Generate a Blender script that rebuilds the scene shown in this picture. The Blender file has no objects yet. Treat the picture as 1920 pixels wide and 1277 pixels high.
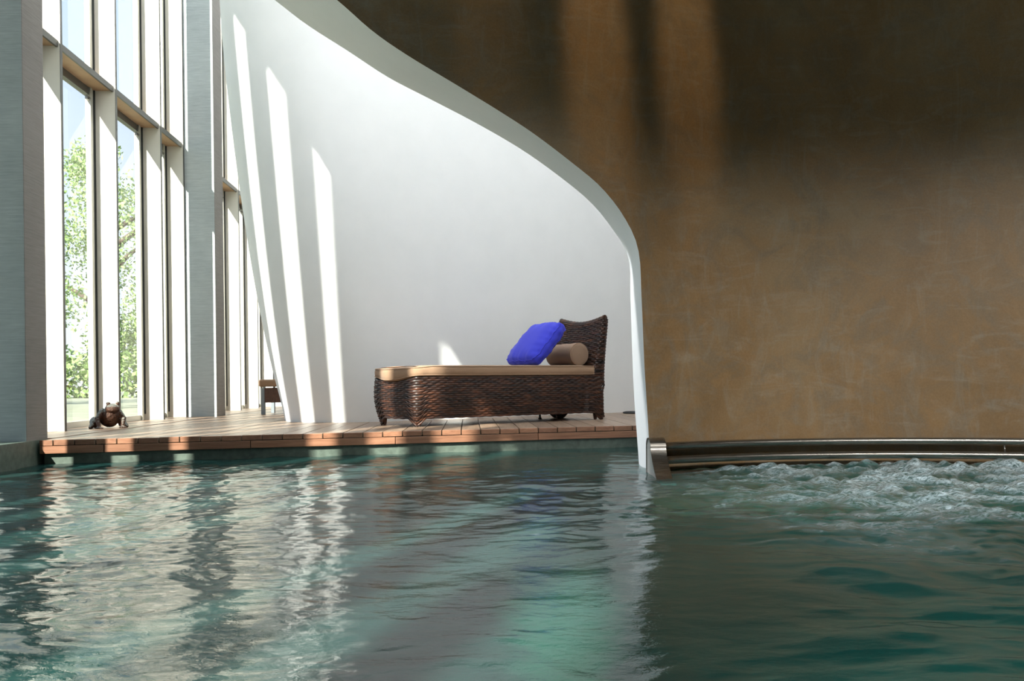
import bpy, bmesh, math, random
import numpy as np
from mathutils import Vector, Matrix
C = bpy.context.scene
LINK = C.collection.objects.link
random.seed(7); rng = np.random.default_rng(7)

# ------------------------------------------------------------------ camera
EYE = 0.336                       # camera height above the deck, deck top is z = 0
F, CX, CY, ROLL = 1500.0, 960.0, 716.7, 0.012
cam = bpy.data.cameras.new('camera'); co = bpy.data.objects.new('camera', cam); LINK(co)
co.location = (0, 0, EYE); co.rotation_euler = (math.pi/2, 0, 0)
co.rotation_euler = (Matrix.Rotation(-math.asin(ROLL)*-1, 3, 'Y') @ Matrix.Rotation(math.pi/2, 3, 'X')).to_euler()
cam.sensor_width = 36; cam.lens = F/1920*36; cam.shift_y = (CY-638.5)/1920
cam.clip_start = 0.05; cam.clip_end = 500
C.camera = co

# ------------------------------------------------------------------ sky, sun, exposure
SUN_DIR = Vector((0.395, 1.0, -0.71)).normalized()
SUN_E, SKY_E, EXPO = 9.5, .82, 0.58
w = bpy.data.worlds.new('world'); C.world = w; w.use_nodes = True
nt = w.node_tree; nt.nodes.clear()
wo = nt.nodes.new('ShaderNodeOutputWorld'); bg = nt.nodes.new('ShaderNodeBackground')
tc = nt.nodes.new('ShaderNodeTexCoord'); sx = nt.nodes.new('ShaderNodeSeparateXYZ'); cr = nt.nodes.new('ShaderNodeValToRGB')
nt.links.new(tc.outputs['Generated'], sx.inputs[0]); nt.links.new(sx.outputs['Z'], cr.inputs[0])
cr.color_ramp.elements[0].position = 0.0; cr.color_ramp.elements[0].color = (0.95, 0.98, 1.0, 1)
cr.color_ramp.elements[1].position = 0.7; cr.color_ramp.elements[1].color = (0.42, 0.66, 1.0, 1)
nt.links.new(cr.outputs[0], bg.inputs[0]); bg.inputs[1].default_value = SKY_E; nt.links.new(bg.outputs[0], wo.inputs[0])
sl = bpy.data.lights.new('sun', 'SUN'); so = bpy.data.objects.new('sun', sl); LINK(so)
sl.energy = SUN_E; sl.angle = math.radians(0.6); sl.color = (1.0, 0.95, 0.86)
so.rotation_euler = SUN_DIR.to_track_quat('-Z', 'Y').to_euler(); so.location = (-8, -10, 12)
C.view_settings.view_transform = 'Standard'; C.view_settings.look = 'None'
C.view_settings.gamma = 1; C.view_settings.use_curve_mapping = False
C.view_settings.exposure = EXPO
cy = C.cycles
cy.use_denoising = True
cy.caustics_reflective = False; cy.caustics_refractive = False
cy.max_bounces = 10; cy.diffuse_bounces = 6; cy.transparent_max_bounces = 16; cy.sample_clamp_indirect = 8

# ------------------------------------------------------------------ helpers
def ray(px, py):
    dx = (px-CX)/F; dy = -(py-CY)/F; c = math.sqrt(1-ROLL*ROLL)
    return dx*c+dy*ROLL, -dx*ROLL+dy*c
def at(px, py, Y):
    a, b = ray(px, py); return Vector((a*Y, Y, EYE+b*Y))
def mesh_obj(name, verts, faces, mat=None, parent=None, smooth=False):
    m = bpy.data.meshes.new(name); m.from_pydata([tuple(v) for v in verts], [], faces); m.update()
    if smooth: m.shade_smooth()
    if mat: m.materials.append(mat)
    o = bpy.data.objects.new(name, m); LINK(o)
    if parent: o.parent = parent
    return o
def tag(o, label=None, cat=None, group=None, kind=None):
    for k, v in (('label', label), ('category', cat), ('group', group), ('kind', kind)):
        if v: o[k] = v
    return o
def empty(name, loc=(0, 0, 0), rz=0):
    o = bpy.data.objects.new(name, None); LINK(o); o.location = loc; o.rotation_euler = (0, 0, rz); o.empty_display_size = .1
    return o
class MB:
    def __init__(s): s.v = []; s.f = []
    def add(s, vs, fs):
        n = len(s.v); s.v += [tuple(v) for v in vs]; s.f += [tuple(i+n for i in f) for f in fs]
    def box(s, x0, x1, y0, y1, z0, z1):
        s.add([(x0,y0,z0),(x1,y0,z0),(x1,y1,z0),(x0,y1,z0),(x0,y0,z1),(x1,y0,z1),(x1,y1,z1),(x0,y1,z1)],
              [(0,3,2,1),(4,5,6,7),(0,1,5,4),(1,2,6,5),(2,3,7,6),(3,0,4,7)])
    def prism(s, pts, z0, z1):
        n = len(pts)
        a = sum(pts[i][0]*pts[(i+1)%n][1]-pts[(i+1)%n][0]*pts[i][1] for i in range(n))
        if a < 0: pts = pts[::-1]
        s.add([(p[0],p[1],z0) for p in pts]+[(p[0],p[1],z1) for p in pts],
              [tuple(range(n-1,-1,-1)), tuple(range(n,2*n))]+[(i,(i+1)%n,(i+1)%n+n,i+n) for i in range(n)])
    def tube(s, path, r, n=10, closed=False, caps=True):
        path = [Vector(p) for p in path]; m = len(path); rr = r if isinstance(r, (list, tuple)) else [r]*m
        rings = []; up = Vector((0,0,1)); prevn = None
        for i, p in enumerate(path):
            a = path[i-1] if (i > 0 or closed) else p; b = path[(i+1) % m] if (i < m-1 or closed) else p
            t = (b-a).normalized()
            if prevn is None:
                nn = t.cross(up)
                if nn.length < 1e-3: nn = t.cross(Vector((1,0,0)))
                nn.normalize()
            else: nn = (prevn - t*prevn.dot(t)).normalized()
            prevn = nn; bb = t.cross(nn)
            rings.append([p+nn*rr[i]*math.cos(2*math.pi*k/n)+bb*rr[i]*math.sin(2*math.pi*k/n) for k in range(n)])
        vs = [v for R in rings for v in R]; fs = []
        for i in range(m if closed else m-1):
            j = (i+1) % m
            for k in range(n): fs.append((i*n+k, j*n+k, j*n+(k+1)%n, i*n+(k+1)%n)[::-1])
        if caps and not closed: fs += [tuple(range(n)), tuple(range(m*n-1, m*n-n-1, -1))]
        s.add(vs, fs)
    def grid(s, P, nu, nv, wrap=False):
        vs = [P(i, j) for j in range(nv) for i in range(nu)]; fs = []
        for j in range(nv-1):
            for i in range(nu if wrap else nu-1):
                i2 = (i+1) % nu; fs.append((j*nu+i, j*nu+i2, (j+1)*nu+i2, (j+1)*nu+i))
        s.add(vs, fs)
    def build(s, name, mat, parent=None, smooth=False): return mesh_obj(name, s.v, s.f, mat, parent, smooth)
def bevel(o, wd, seg=2):
    b = o.modifiers.new('bevel', 'BEVEL'); b.width = wd; b.segments = seg; b.limit_method = 'ANGLE'; b.angle_limit = math.radians(40)
    return o
def catmull(pts, n):
    pts = [np.array(p, float) for p in pts]; out = []
    P = [2*pts[0]-pts[1]]+pts+[2*pts[-1]-pts[-2]]
    for i in range(1, len(P)-2):
        for k in range(n):
            t = k/n
            out.append(.5*((2*P[i])+(-P[i-1]+P[i+1])*t+(2*P[i-1]-5*P[i]+4*P[i+1]-P[i+2])*t*t+(-P[i-1]+3*P[i]-3*P[i+1]+P[i+2])*t**3))
    out.append(pts[-1]); return out
def smst(a, b, x):
    t = min(1, max(0, (x-a)/(b-a))); return t*t*(3-2*t)

# ------------------------------------------------------------------ materials
class Mat:
    def __init__(s, name):
        s.m = bpy.data.materials.new(name); s.m.use_nodes = True; s.t = s.m.node_tree
        s.b = s.t.nodes['Principled BSDF']; s.out = s.t.nodes['Material Output']; s.tc = None
    def n(s, typ, **kw):
        x = s.t.nodes.new('ShaderNode'+typ)
        for k, v in kw.items(): setattr(x, k, v)
        return x
    def l(s, a, b): s.t.links.new(a, b)
    def coord(s, scale=(1,1,1), kind='Object', rot=(0,0,0), rnd=False):
        t = s.n('TexCoord'); mp = s.n('Mapping'); mp.inputs['Scale'].default_value = scale; mp.inputs['Rotation'].default_value = rot
        s.l(t.outputs[kind], mp.inputs[0])
        if rnd:
            oi = s.n('ObjectInfo'); mu = s.n('Math', operation='MULTIPLY'); mu.inputs[1].default_value = 37.0
            s.l(oi.outputs['Random'], mu.inputs[0]); s.l(mu.outputs[0], mp.inputs['Location'])
        return mp.outputs[0]
    def noise(s, vec, scale, detail=4, rough=.5, dist=0):
        x = s.n('TexNoise'); x.inputs['Scale'].default_value = scale; x.inputs['Detail'].default_value = detail
        x.inputs['Roughness'].default_value = rough; x.inputs['Distortion'].default_value = dist; s.l(vec, x.inputs['Vector']); return x.outputs['Fac']
    def ramp(s, fac, stops):
        x = s.n('ValToRGB'); e = x.color_ramp.elements
        while len(e) < len(stops): e.new(.5)
        for k, (p, c) in enumerate(stops): e[k].position = p; e[k].color = (*c, 1) if len(c) == 3 else c
        s.l(fac, x.inputs[0]); return x.outputs[0]
    def mix(s, fac, a, b, mode='MIX'):
        x = s.n('Mix', data_type='RGBA', blend_type=mode)
        for v, i in ((fac, 0), (a, 6), (b, 7)):
            if hasattr(v, 'links'): s.l(v, x.inputs[i])
            else: x.inputs[i].default_value = v if i == 0 else (*v, 1)
        return x.outputs[2]
    def bump(s, h, strength, dist=.01):
        x = s.n('Bump'); x.inputs['Strength'].default_value = strength; x.inputs['Distance'].default_value = dist
        s.l(h, x.inputs['Height']); s.l(x.outputs[0], s.b.inputs['Normal'])
    def set(s, col=None, rough=None, metal=None, spec=None):
        for k, v in (('Base Color', col), ('Roughness', rough), ('Metallic', metal), ('Specular IOR Level', spec)):
            if v is None: continue
            if hasattr(v, 'links'): s.l(v, s.b.inputs[k])
            else: s.b.inputs[k].default_value = (*v, 1) if k == 'Base Color' else v
        return s
def plain(name, col, rough=.6, metal=0, nz=.0, scale=20, spec=.5):
    a = Mat(name)
    if nz:
        v = a.coord(); f = a.noise(v, scale, 5)
        c = a.ramp(f, [(.3, tuple(x*(1-nz) for x in col)), (.7, tuple(min(1, x*(1+nz)) for x in col))]); a.set(c, rough, metal, spec)
        a.bump(f, .15, .004)
    else: a.set(col, rough, metal, spec)
    return a.m
M = {}
# white plaster
a = Mat('white_plaster'); v = a.coord(); f = a.noise(v, 3, 6, .6); g = a.noise(v, 60, 3)
a.set(a.ramp(f, [(.3, (.85,.86,.855)), (.7, (.89,.895,.89))]), .75); a.bump(g, .06, .003); M['plaster'] = a.m
# brown polished plaster: clouded trowelled layers with pale scratches
a = Mat('brown_polished_plaster'); v = a.coord()
big = a.noise(v, .9, 6, .6, .6); mid = a.noise(v, 4.5, 8, .65, 1.6)
vs = a.coord((1.2, 1.2, 4.0), rot=(0, .5, 0)); scr = a.noise(vs, 2.6, 8, .66, 1.5)
vs2 = a.coord((4.0, 4.0, 1.1), rot=(0, -.35, 0)); scr2 = a.noise(vs2, 2.2, 8, .66, 1.8)
c = a.ramp(big, [(.32, (.20,.118,.048)), (.5, (.28,.175,.080)), (.68, (.33,.24,.135))])
c = a.mix(a.ramp(mid, [(.42, (0,0,0)), (.70, (.5,.5,.5))]), c, (.35,.20,.08))
mid2 = a.noise(v, 2.6, 9, .7, 2.2); c = a.mix(a.ramp(mid2, [(.46, (0,0,0)), (.62, (.55,.55,.55))]), c, (.20,.165,.115))
c = a.mix(a.ramp(scr, [(.52, (0,0,0)), (.76, (.42,.42,.42))]), c, (.38,.345,.27))
c = a.mix(a.ramp(scr2, [(.52, (0,0,0)), (.76, (.40,.40,.40))]), c, (.35,.33,.265))
fine = a.noise(v, 90, 4, .6); c = a.mix(.12, c, a.ramp(fine, [(.3, (.08,.05,.03)), (.7, (.4,.3,.2))]))
a.set(c, a.ramp(scr, [(.3, (.38,.38,.38)), (.7, (.55,.55,.55))]), None, .5); a.bump(mid, .12, .01); M['brown'] = a.m
M['brown_dark'] = plain('dark_brown_plaster', (.10,.065,.035), .8, 0, .2, 3)
# concrete with fine horizontal board marks
def concrete(name, lo, hi):
    a = Mat(name); v = a.coord(); st = a.noise(a.coord((6, 6, 90)), 1.2, 6, .65, .3); cl = a.noise(v, 2.2, 5, .6)
    st2 = a.noise(a.coord((2, 2, 260)), 1.0, 3, .6)
    c = a.mix(.35, a.ramp(st, [(.3, lo), (.7, hi)]), a.ramp(cl, [(.3, lo), (.7, hi)]))
    c = a.mix(.25, c, a.ramp(st2, [(.35, lo), (.65, hi)]))
    a.set(c, .75); a.bump(st, .25, .004); return a.m
M['concrete'] = concrete('board_marked_concrete', (.34,.385,.40), (.62,.665,.67))
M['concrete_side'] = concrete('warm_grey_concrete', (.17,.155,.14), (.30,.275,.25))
M['curb'] = plain('green_pool_concrete', (.11,.145,.118), .5, 0, .25, 25)
M['fin'] = plain('cream_painted_panel', (.71,.68,.61), .55, 0, .03, 6)
M['fin_edge'] = plain('grey_metal_edge', (.16,.155,.14), .4, .6)
M['frame'] = plain('pale_grey_window_frame', (.55,.54,.48), .4, .3)
M['gasket'] = plain('black_gasket', (.03,.035,.035), .5)
M['steel'] = None
a = Mat('brushed_steel'); st = a.noise(a.coord((4, 4, 300)), 2, 3)
a.set((.34,.325,.30), a.ramp(st, [(.3, (.24,.24,.24)), (.7, (.38,.38,.38))]), 1.0); M['steel'] = a.m
def wood(name, lo, hi, axis, rough):
    a = Mat(name); sc = [22, 22, 22]; sc[axis] = 1.3
    v = a.coord(tuple(sc), rnd=True); g = a.noise(v, 1.6, 6, .6, 1.2)
    v2 = a.coord(tuple(x*2.5 for x in sc), rnd=True); g2 = a.noise(v2, 2.2, 4, .6)
    oi = a.n('ObjectInfo'); c = a.ramp(g, [(.28, lo), (.72, hi)])
    c = a.mix(.3, c, a.ramp(g2, [(.35, lo), (.65, hi)]))
    br = a.ramp(oi.outputs['Random'], [(0, (.78,.74,.72)), (1, (1.12,1.08,1.05))]); c = a.mix(1.0, c, br, 'MULTIPLY')
    a.set(c, rough); a.bump(g, .25, .004); return a.m
M['plank'] = wood('deck_plank_wood', (.19,.125,.085), (.38,.28,.20), 1, .36)
M['fascia'] = wood('fascia_wood', (.22,.095,.050), (.46,.235,.140), 0, .5)
M['tan'] = plain('tan_wood_shelf', (.50,.32,.19), .5, 0, .1, 8)
# glass
a = Mat('window_glass'); tr = a.n('BsdfTransparent'); gl = a.n('BsdfGlossy'); gl.inputs['Roughness'].default_value = 0.0
fr = a.n('Fresnel'); fr.inputs[0].default_value = 1.35; ms = a.n('MixShader'); tr.inputs[0].default_value = (.95,.97,.96,1)
ng = a.n('NewGeometry'); iv = a.n('Math', operation='SUBTRACT'); iv.inputs[0].default_value = 1.0; a.l(ng.outputs['Backfacing'], iv.inputs[1]); mf = a.n('Math', operation='MULTIPLY'); a.l(fr.outputs[0], mf.inputs[0]); a.l(iv.outputs[0], mf.inputs[1]); a.l(mf.outputs[0], ms.inputs[0]); a.l(tr.outputs[0], ms.inputs[1]); a.l(gl.outputs[0], ms.inputs[2]); a.l(ms.outputs[0], a.out.inputs[0]); M['glass'] = a.m
# fabrics
def fabric(name, col, nz=.06):
    a = Mat(name); f = a.noise(a.coord((1,1,1)), 380, 2); g = a.noise(a.coord(), 6, 4)
    c = a.mix(.5, a.ramp(f, [(.3, tuple(x*(1-nz*2) for x in col)), (.7, tuple(min(1, x*(1+nz*2)) for x in col))]),
              a.ramp(g, [(.3, tuple(x*(1-nz) for x in col)), (.7, tuple(x*(1+nz) for x in col))]))
    a.set(c, .9, None, .2); a.b.inputs['Sheen Weight'].default_value = .15; a.bump(f, .25, .001); return a.m
M['tan_fabric'] = fabric('tan_canvas', (.37,.235,.15))
M['bolster'] = fabric('brown_tan_canvas', (.31,.20,.135))
M['blue'] = fabric('royal_blue_canvas', (.045,.052,.56), .05)
# wicker
a = Mat('brown_wicker'); v = a.coord((9, 9, 26)); f = a.noise(v, 1.4, 3, .6, .3); f2 = a.noise(a.coord((5,5,60)), 1.1, 2)
c = a.mix(.5, a.ramp(f, [(.38, (.016,.010,.010)), (.55, (.055,.023,.014)), (.70, (.19,.07,.033))]), a.ramp(f2, [(.45, (.014,.009,.008)), (.68, (.15,.055,.028))]))
a.set(c, .42); M['wicker'] = a.m
M['wicker_dark'] = plain('dark_wicker_core', (.008,.006,.006), .7)
M['stool_wicker'] = plain('reddish_brown_wicker', (.12,.055,.035), .45, 0, .3, 40)
M['blue_grey'] = plain('blue_grey_metal', (.26,.30,.33), .45, .2)
M['black'] = plain('black_rubber', (.02,.022,.025), .6)
# outdoor
M['lawn'] = plain('sunny_lawn', (.30,.31,.22), .9, 0, .2, 3)
M['leaf'] = None
a = Mat('leaf_green'); oi = a.n('NewGeometry'); c = a.ramp(oi.outputs['Random Per Island'], [(0, (.17,.27,.08)), (.6, (.28,.40,.14)), (1, (.40,.50,.22))])
a.set(c, .5); a.b.inputs['Transmission Weight'].default_value = 0; M['leaf'] = a.m
M['bark'] = plain('bark', (.10,.075,.055), .9, 0, .3, 12)

# ------------------------------------------------------------------ facade line and structure
def XF(y): return -3.43-.05*(y-6.13)          # inner edge of the fins
FIN_D = .19; HEAD = 5.66; CEIL = 6.0
WATER = -.164
def slabq(name, pts, z0, z1, mat, parent=None):
    b = MB(); b.prism(pts, z0, z1); return b.build(name, mat, parent)

# pillars (module line): front y, depth
PILL = [(-8.2,.25), (-3.0,.25), (1.79,.19), (5.02,.24), (8.77,.28), (12.6,.28)]
for y, dpt in PILL:
    xi = XF(y+.13)+.33
    o = slabq('concrete_pillar', [(xi, y), (xi-.02*dpt, y+dpt), (xi-.60, y+dpt), (xi-.60, y)], -1.5, CEIL, M['concrete'])
    bevel(o, .006); tag(o, kind='structure')
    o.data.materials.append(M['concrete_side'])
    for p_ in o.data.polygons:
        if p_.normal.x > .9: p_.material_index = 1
PILL_MAT_EDGE = None
FINS = [-7.3,-6.4,-5.5,-4.6,-3.8, -1.75,-.75,.17,.98, 2.76,3.54,4.29, 6.13,7.08,8.10, 9.92,10.8,11.7]
edges = sorted([(y, y+.03, 'f') for y in FINS]+[(y, y+d, 'p') for y, d in PILL])
wn = 0
for i in range(len(edges)-1):
    y0, y1 = edges[i][1], edges[i+1][0]; wn += 1
    W = empty('window_%d' % wn, (XF(y0), y0, 0)); W.rotation_euler = (0, 0, math.atan2(.05, 1)); tag(W, kind='structure')
    L = (y1-y0)/math.cos(math.atan(.05))-(.031 if edges[i+1][2] == 'p' else 0)
    fd_ = .19 if y0 > 4.9 else .145; g0, g1 = -fd_-.05, -fd_                     # frame depth range, local x (inner fin edge = 0)
    # frame
    b = MB(); b.box(g0, g1, 0, .022, .0, HEAD); b.build('jamb', M['frame'], W)
    b = MB(); b.box(g0, g1, L-.05, L, .0, HEAD); b.box(g0+.03, g1+.012, L-.085, L-.05, .0, HEAD); o = b.build('jamb', M['frame'], W)
    b = MB(); b.box(g0+.02, g1+.014, L-.011, L-.0, .06, HEAD); b.build('gasket', M['gasket'], W)
    b = MB(); b.box(g0, g1, .045, L-.05, 0, .05); b.build('sill', M['frame'], W)
    b = MB(); b.box(g0, g1, .045, L-.05, HEAD-.06, HEAD); b.build('head_rail', M['frame'], W)
    has_tr = y0 > 4.9
    if has_tr:
        T = 2.99
        b = MB(); b.box(g0, g1, .045, L-.05, T-.10, T-.02); b.build('mullion', M['fin_edge'], W)
        b = MB(); b.box(g1, -.035, 0.0, L, T-.035, T+.0); o = b.build('shelf', M['tan'], W)
        b = MB(); b.box(-.035, -.018, 0.0, L-.0, T-.045, T+.006); b.build('shelf_edge', M['fin_edge'], W)
        b = MB(); b.box(g1, g1+.02, L-.16, L-.11, T-.16, T-.13); b.box(g1, g1+.035, L-.14, L-.125, T-.155, T-.14); b.build('latch', M['steel'], W)
        b = MB(); b.box(g0+.03, g0+.036, .045, L-.05, .05, T-.10); b.build('pane', M['glass'], W)
        b = MB(); b.box(g0+.03, g0+.036, .045, L-.05, T-.02, HEAD-.06); b.build('pane', M['glass'], W)
    else:
        b = MB(); b.box(g0+.03, g0+.036, .045, L-.05, .05, HEAD-.06); b.build('pane', M['glass'], W)
    if True:
        b = MB(); b.box(g0, -.004, L, L+.03, 0, HEAD); b.build('window_fin', M['fin'], W)
        b = MB(); b.box(-.004, .0, L-.001, L+.031, 0, HEAD); b.build('fin_edge', M['fin_edge'], W)
# wall above the windows
o = slabq('wall_left', [(XF(-9)-.02,-9),(XF(13)-.02,13),(XF(13)-.22,13),(XF(-9)-.22,-9)], HEAD, CEIL, M['plaster']); tag(o, kind='structure')
# ledge under the windows on the pool side
o = slabq('trim_1', [(XF(-9)+.30,-9),(-3.045,5.02),(XF(5.3)+.34,5.25),(-4.3,5.25),(-4.3,-9)], -1.5, 0, M['curb']); tag(o, kind='structure')
# ceiling
o = slabq('ceiling', [(XF(-9)-.2,-9),(6,-9),(6,4.5),(XF(4.5)-.2,4.5)], CEIL, CEIL+.2, M['brown_dark']); tag(o, kind='structure')
b = MB()
for q_ in ([(XF(4.5)-.2,4.5),(6,4.5),(6,5.0),(XF(5)-.2,5.0)],[(XF(5)-.2,5.0),(-3.3,5.0),(-3.5,12),(XF(12)-.2,12)],[(4.6,5.0),(6,5.0),(6,12),(4.6,12)],[(XF(12)-.2,12),(6,12),(6,13.5),(-4.2,13.5)]): b.prism(q_, CEIL, CEIL+.2)
tag(b.build('ceiling', M['plaster']), kind='structure')
# unseen frosted roof light added over the deck to brighten the white wall
a = Mat('frosted_glass'); tl = a.n('BsdfTranslucent'); tl.inputs[0].default_value = (.93,.95,.95,1); a.l(tl.outputs[0], a.out.inputs[0])
b = MB(); b.add([(-3.3,4.9,CEIL+.1),(4.6,4.9,CEIL+.1),(4.6,12,CEIL+.1),(-3.5,12,CEIL+.1)], [(0,1,2,3)]); SK = tag(b.build('window_roof', a.m), kind='structure')
for k_ in range(1, 5):
    b = MB(); b.box(-2.6+6.2*k_/5-.03, -2.6+6.2*k_/5+.03, 5.0, 12, CEIL+.02, CEIL+.09); b.build('glazing_bar', M['frame'], SK)
# unseen lower ceiling over the viewer, added to keep the upper brown wall dark
tag(slabq('ceiling', [(-1.3,-9),(5.6,-9),(5.6,1.0),(-1.3,1.0)], 2.9, 3.1, M['plaster']), kind='structure')
tag(slabq('wall_rear', [(-4.4,-9.2),(6,-9.2),(6,-9),(-4.4,-9)], -1.5, CEIL, M['brown_dark']), kind='structure')
tag(slabq('wall_right', [(5.6,-9.2),(5.8,-9.2),(5.8,13.5),(5.6,13.5)], -1.5, CEIL, M['brown_dark']), kind='structure')
tag(slabq('wall_far', [(-4.4,13),(5.8,13),(5.8,13.2),(-4.4,13.2)], -.3, CEIL, M['plaster']), kind='structure')

# ------------------------------------------------------------------ white curved wall
plan = catmull([(3.4,9.95),(1.118,8.5),(-.1,7.735),(-.85,7.26),(-1.31,7.05),(-1.75,7.09),(-2.04,7.34),(-2.16,7.8),(-1.95,8.4),(-1.0,9.3),(1.0,10.8)], 14)
zs = [-.02,.2,.4,.7,1.1,1.5,1.95,2.4,2.9,3.4,3.9,4.5,5.1,5.75]
sxp = [0,-.05,-.10,-.155,-.22,-.275,-.325,-.37,-.41,-.44,-.45,-.45,-.44,-.43]
zf = np.linspace(-.02, 5.75, 50); sxf = np.interp(zf, zs, sxp)
k = np.array([1,2,3,2,1])/9; sxf = np.convolve(np.pad(sxf, 2, 'edge'), k, 'valid')
def PW(i, j):
    p = plan[i]; z = zf[j]; wgt = 1-smst(-1.2, 1.5, p[0])*.6
    return (p[0]+sxf[j]*wgt, p[1]-.10*z*wgt, z)
b = MB(); b.grid(PW, len(plan), len(zf)); wb = b.build('wall_back', M['plaster'], None, True); tag(wb, kind='structure')

# ------------------------------------------------------------------ brown wall with the curved opening
RC = (1.78, 1.70); RW = 2.82
def plan_y(x):
    if x > .75: return RC[1]+math.sqrt(max(.01, RW*RW-(x-RC[0])**2))
    t = (.75-x); return 4.325-.37*t+.37*t*t/(2*.9)*1.0 if t < .9 else 4.325-.37*.9+.37*.45 - .02*(t-.9)
def wall_hit(px, py):
    a, bb = ray(px, py); y = 4.3
    for _ in range(60): y = .5*y+.5*plan_y(a*y)
    return (a*y, y, EYE+bb*y)
front_px = [(110,-1100),(130,-800),(170,-600),(240,-420),(350,-260),(480,-125),(632,0),(697,57),(763,103),(864,164),(939,210),(1000,250),(1070,303),(1127,351),(1171,408),(1197,469),(1203,560),(1208,680),(1213,760),(1217,827),(1221,930),(1224,1010)]
back_px = [(40,-1080),(60,-780),(90,-590),(150,-400),(250,-240),(372,-110),(515,0),(575,46),(653,96),(728,145),(807,186),(895,232),(982,283),(1061,340),(1110,382),(1145,425),(1178,482),(1182,560),(1186,680),(1190,760),(1195,827),(1201,915),(1206,990)]
# arc-matched resampling
def resample(pts, n):
    pts = np.array(catmull(pts, 8)); d = np.r_[0, np.cumsum(np.linalg.norm(np.diff(pts, axis=0), axis=1))]; t = np.linspace(0, d[-1], n)
    return np.c_[np.interp(t, d, pts[:,0]), np.interp(t, d, pts[:,1])]
NB = 120
YB = 4.74
fo = [wall_hit(*p) for p in resample(front_px, NB)]
bo = [tuple(at(p[0], p[1], YB)) for p in resample(back_px, NB)]
fo[0] = (fo[0][0], fo[0][1], CEIL); bo[0] = (bo[0][0], bo[0][1], CEIL)
for L_ in (fo, bo):
    for i in range(len(L_)):
        if L_[i][2] > CEIL: L_[i] = (L_[i][0], L_[i][1], CEIL)
b = MB(); b.grid(lambda i, j: fo[i] if j == 0 else (fo[i][0]*(1-j/4)+bo[i][0]*j/4, fo[i][1]*(1-j/4)+bo[i][1]*j/4, fo[i][2]*(1-j/4)+bo[i][2]*j/4), NB, 5)
rv = b.build('arch_reveal', M['plaster'], None, True)
fz = np.array([p[2] for p in fo])[::-1]; fx = np.array([p[0] for p in fo])[::-1]
fz = np.maximum.accumulate(fz+np.arange(len(fz))*1e-7)
XR = 4.45
b = MB(); zr = np.r_[np.linspace(-1.5, .9, 30), fz[(fz > .92) & (fz < 5.7)], CEIL]
NC = 90
def PB(i, j):
    z = zr[j]; xl = np.interp(z, fz, fx); t = i/(NC-1); x = xl+(XR-xl)*t
    return (x, plan_y(x), z)
b.grid(PB, NC, len(zr)); arch = b.build('wall_front', M['brown'], None, True); tag(arch, kind='structure')
rv.parent = arch
bz = np.array([p[2] for p in bo])[::-1]; bx = np.array([p[0] for p in bo])[::-1]; bz = np.maximum.accumulate(bz+np.arange(len(bz))*1e-7)
b = MB(); zr2 = np.r_[np.linspace(-1.5, .9, 12), bz[(bz > .92) & (bz < 5.7)], CEIL]
def PB2(i, j):
    z = zr2[j]; xl = np.interp(z, bz, bx); t = i/19; x = xl+(5.6-xl)*t; return (x, YB+.75*smst(1.0, 1.9, x), z)
b.grid(PB2, 20, len(zr2)); b.build('wall_rear_face', M['plaster'], arch, True)

# ------------------------------------------------------------------ deck
EA = Vector((-3.03, 5.12)); ES = .222           # front edge line
def edge_y(x): return EA.y+ES*(x-EA.x)
DS = -.055                                      # plank direction dx/dy
DT = .036                                       # plank thickness
deck = slabq('floor', [(-4.1,5.3),(-3.05,5.28),(-3.0,edge_y(-3.0)+.12),(3.0,edge_y(3.0)+.12),(5.5,edge_y(3.0)+.12),(5.5,13),(-4.1,13)], -.2, -DT-.004, M['wicker_dark'])
tag(deck, kind='structure')
x = -4.05; n = 0
def yfront(x): return max(edge_y(x), 5.30) if x < -3.03 else edge_y(x)
while x < 2.2:
    p = .122+.021*min(1, max(0, (x+3)/3.6)); g = .006
    x0, x1 = x+g/2, x+p-g/2
    yf0, yf1 = edge_y(x0), edge_y(x1)
    if x1 < -3.03: yf0 = yf1 = 5.35
    if x0 < -3.03 <= x1: x0 = -3.03; yf0 = edge_y(x0)
    # x refers to the position at the front edge; plank runs along DS
    joints = [0]
    y = random.uniform(1.6, 3.6)
    while y < 7.5: joints.append(y); y += random.uniform(2.6, 3.9)
    joints.append(7.6)
    for a0, a1 in zip(joints[:-1], joints[1:]):
        s0 = a0+(.002 if a0 else 0); s1 = a1-.002
        q = [(x0+DS*s0, yf0+s0), (x1+DS*s0, yf1+s0), (x1+DS*s1, yf1+s1), (x0+DS*s1, yf0+s1)]
        b = MB(); dz = random.uniform(-.0012, .0012); b.prism(q, -DT+dz, dz)
        pl = bevel(b.build('plank', M['plank'], deck), .0025, 1)
        if a0 == 0:
            pl.data.materials.append(M['fascia'])
            for p_ in pl.data.polygons:
                if p_.normal.y < -.7: p_.material_index = 1
    x += p
# fascia boards below the plank ends
jx = [-3.03]
for px in (193, 468, 740, 1008): 
    r = (px-960)/1500; jx.append(5.79*r/(1-.222*r))
jx += [1.15, 2.3]
u = Vector((1, ES)).normalized(); nrm = Vector((u.y, -u.x))
for a0, a1 in zip(jx[:-1], jx[1:]):
    L = (a1-a0)*math.sqrt(1+ES*ES); b = MB(); b.box(.002, L-.002, -.001, .03, -.088, -DT-.003)
    o = b.build('fascia_board', M['fascia'], deck); o.location = (a0, edge_y(a0), 0); o.rotation_euler = (0, 0, math.atan(ES)); bevel(o, .002, 1)
b = MB(); b.prism([(-3.03, 5.16), (-3.0, 5.16), (-3.0, 5.6), (-3.03, 5.6)], -.088, -DT-.003); b.build('fascia_board', M['fascia'], deck)
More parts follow.
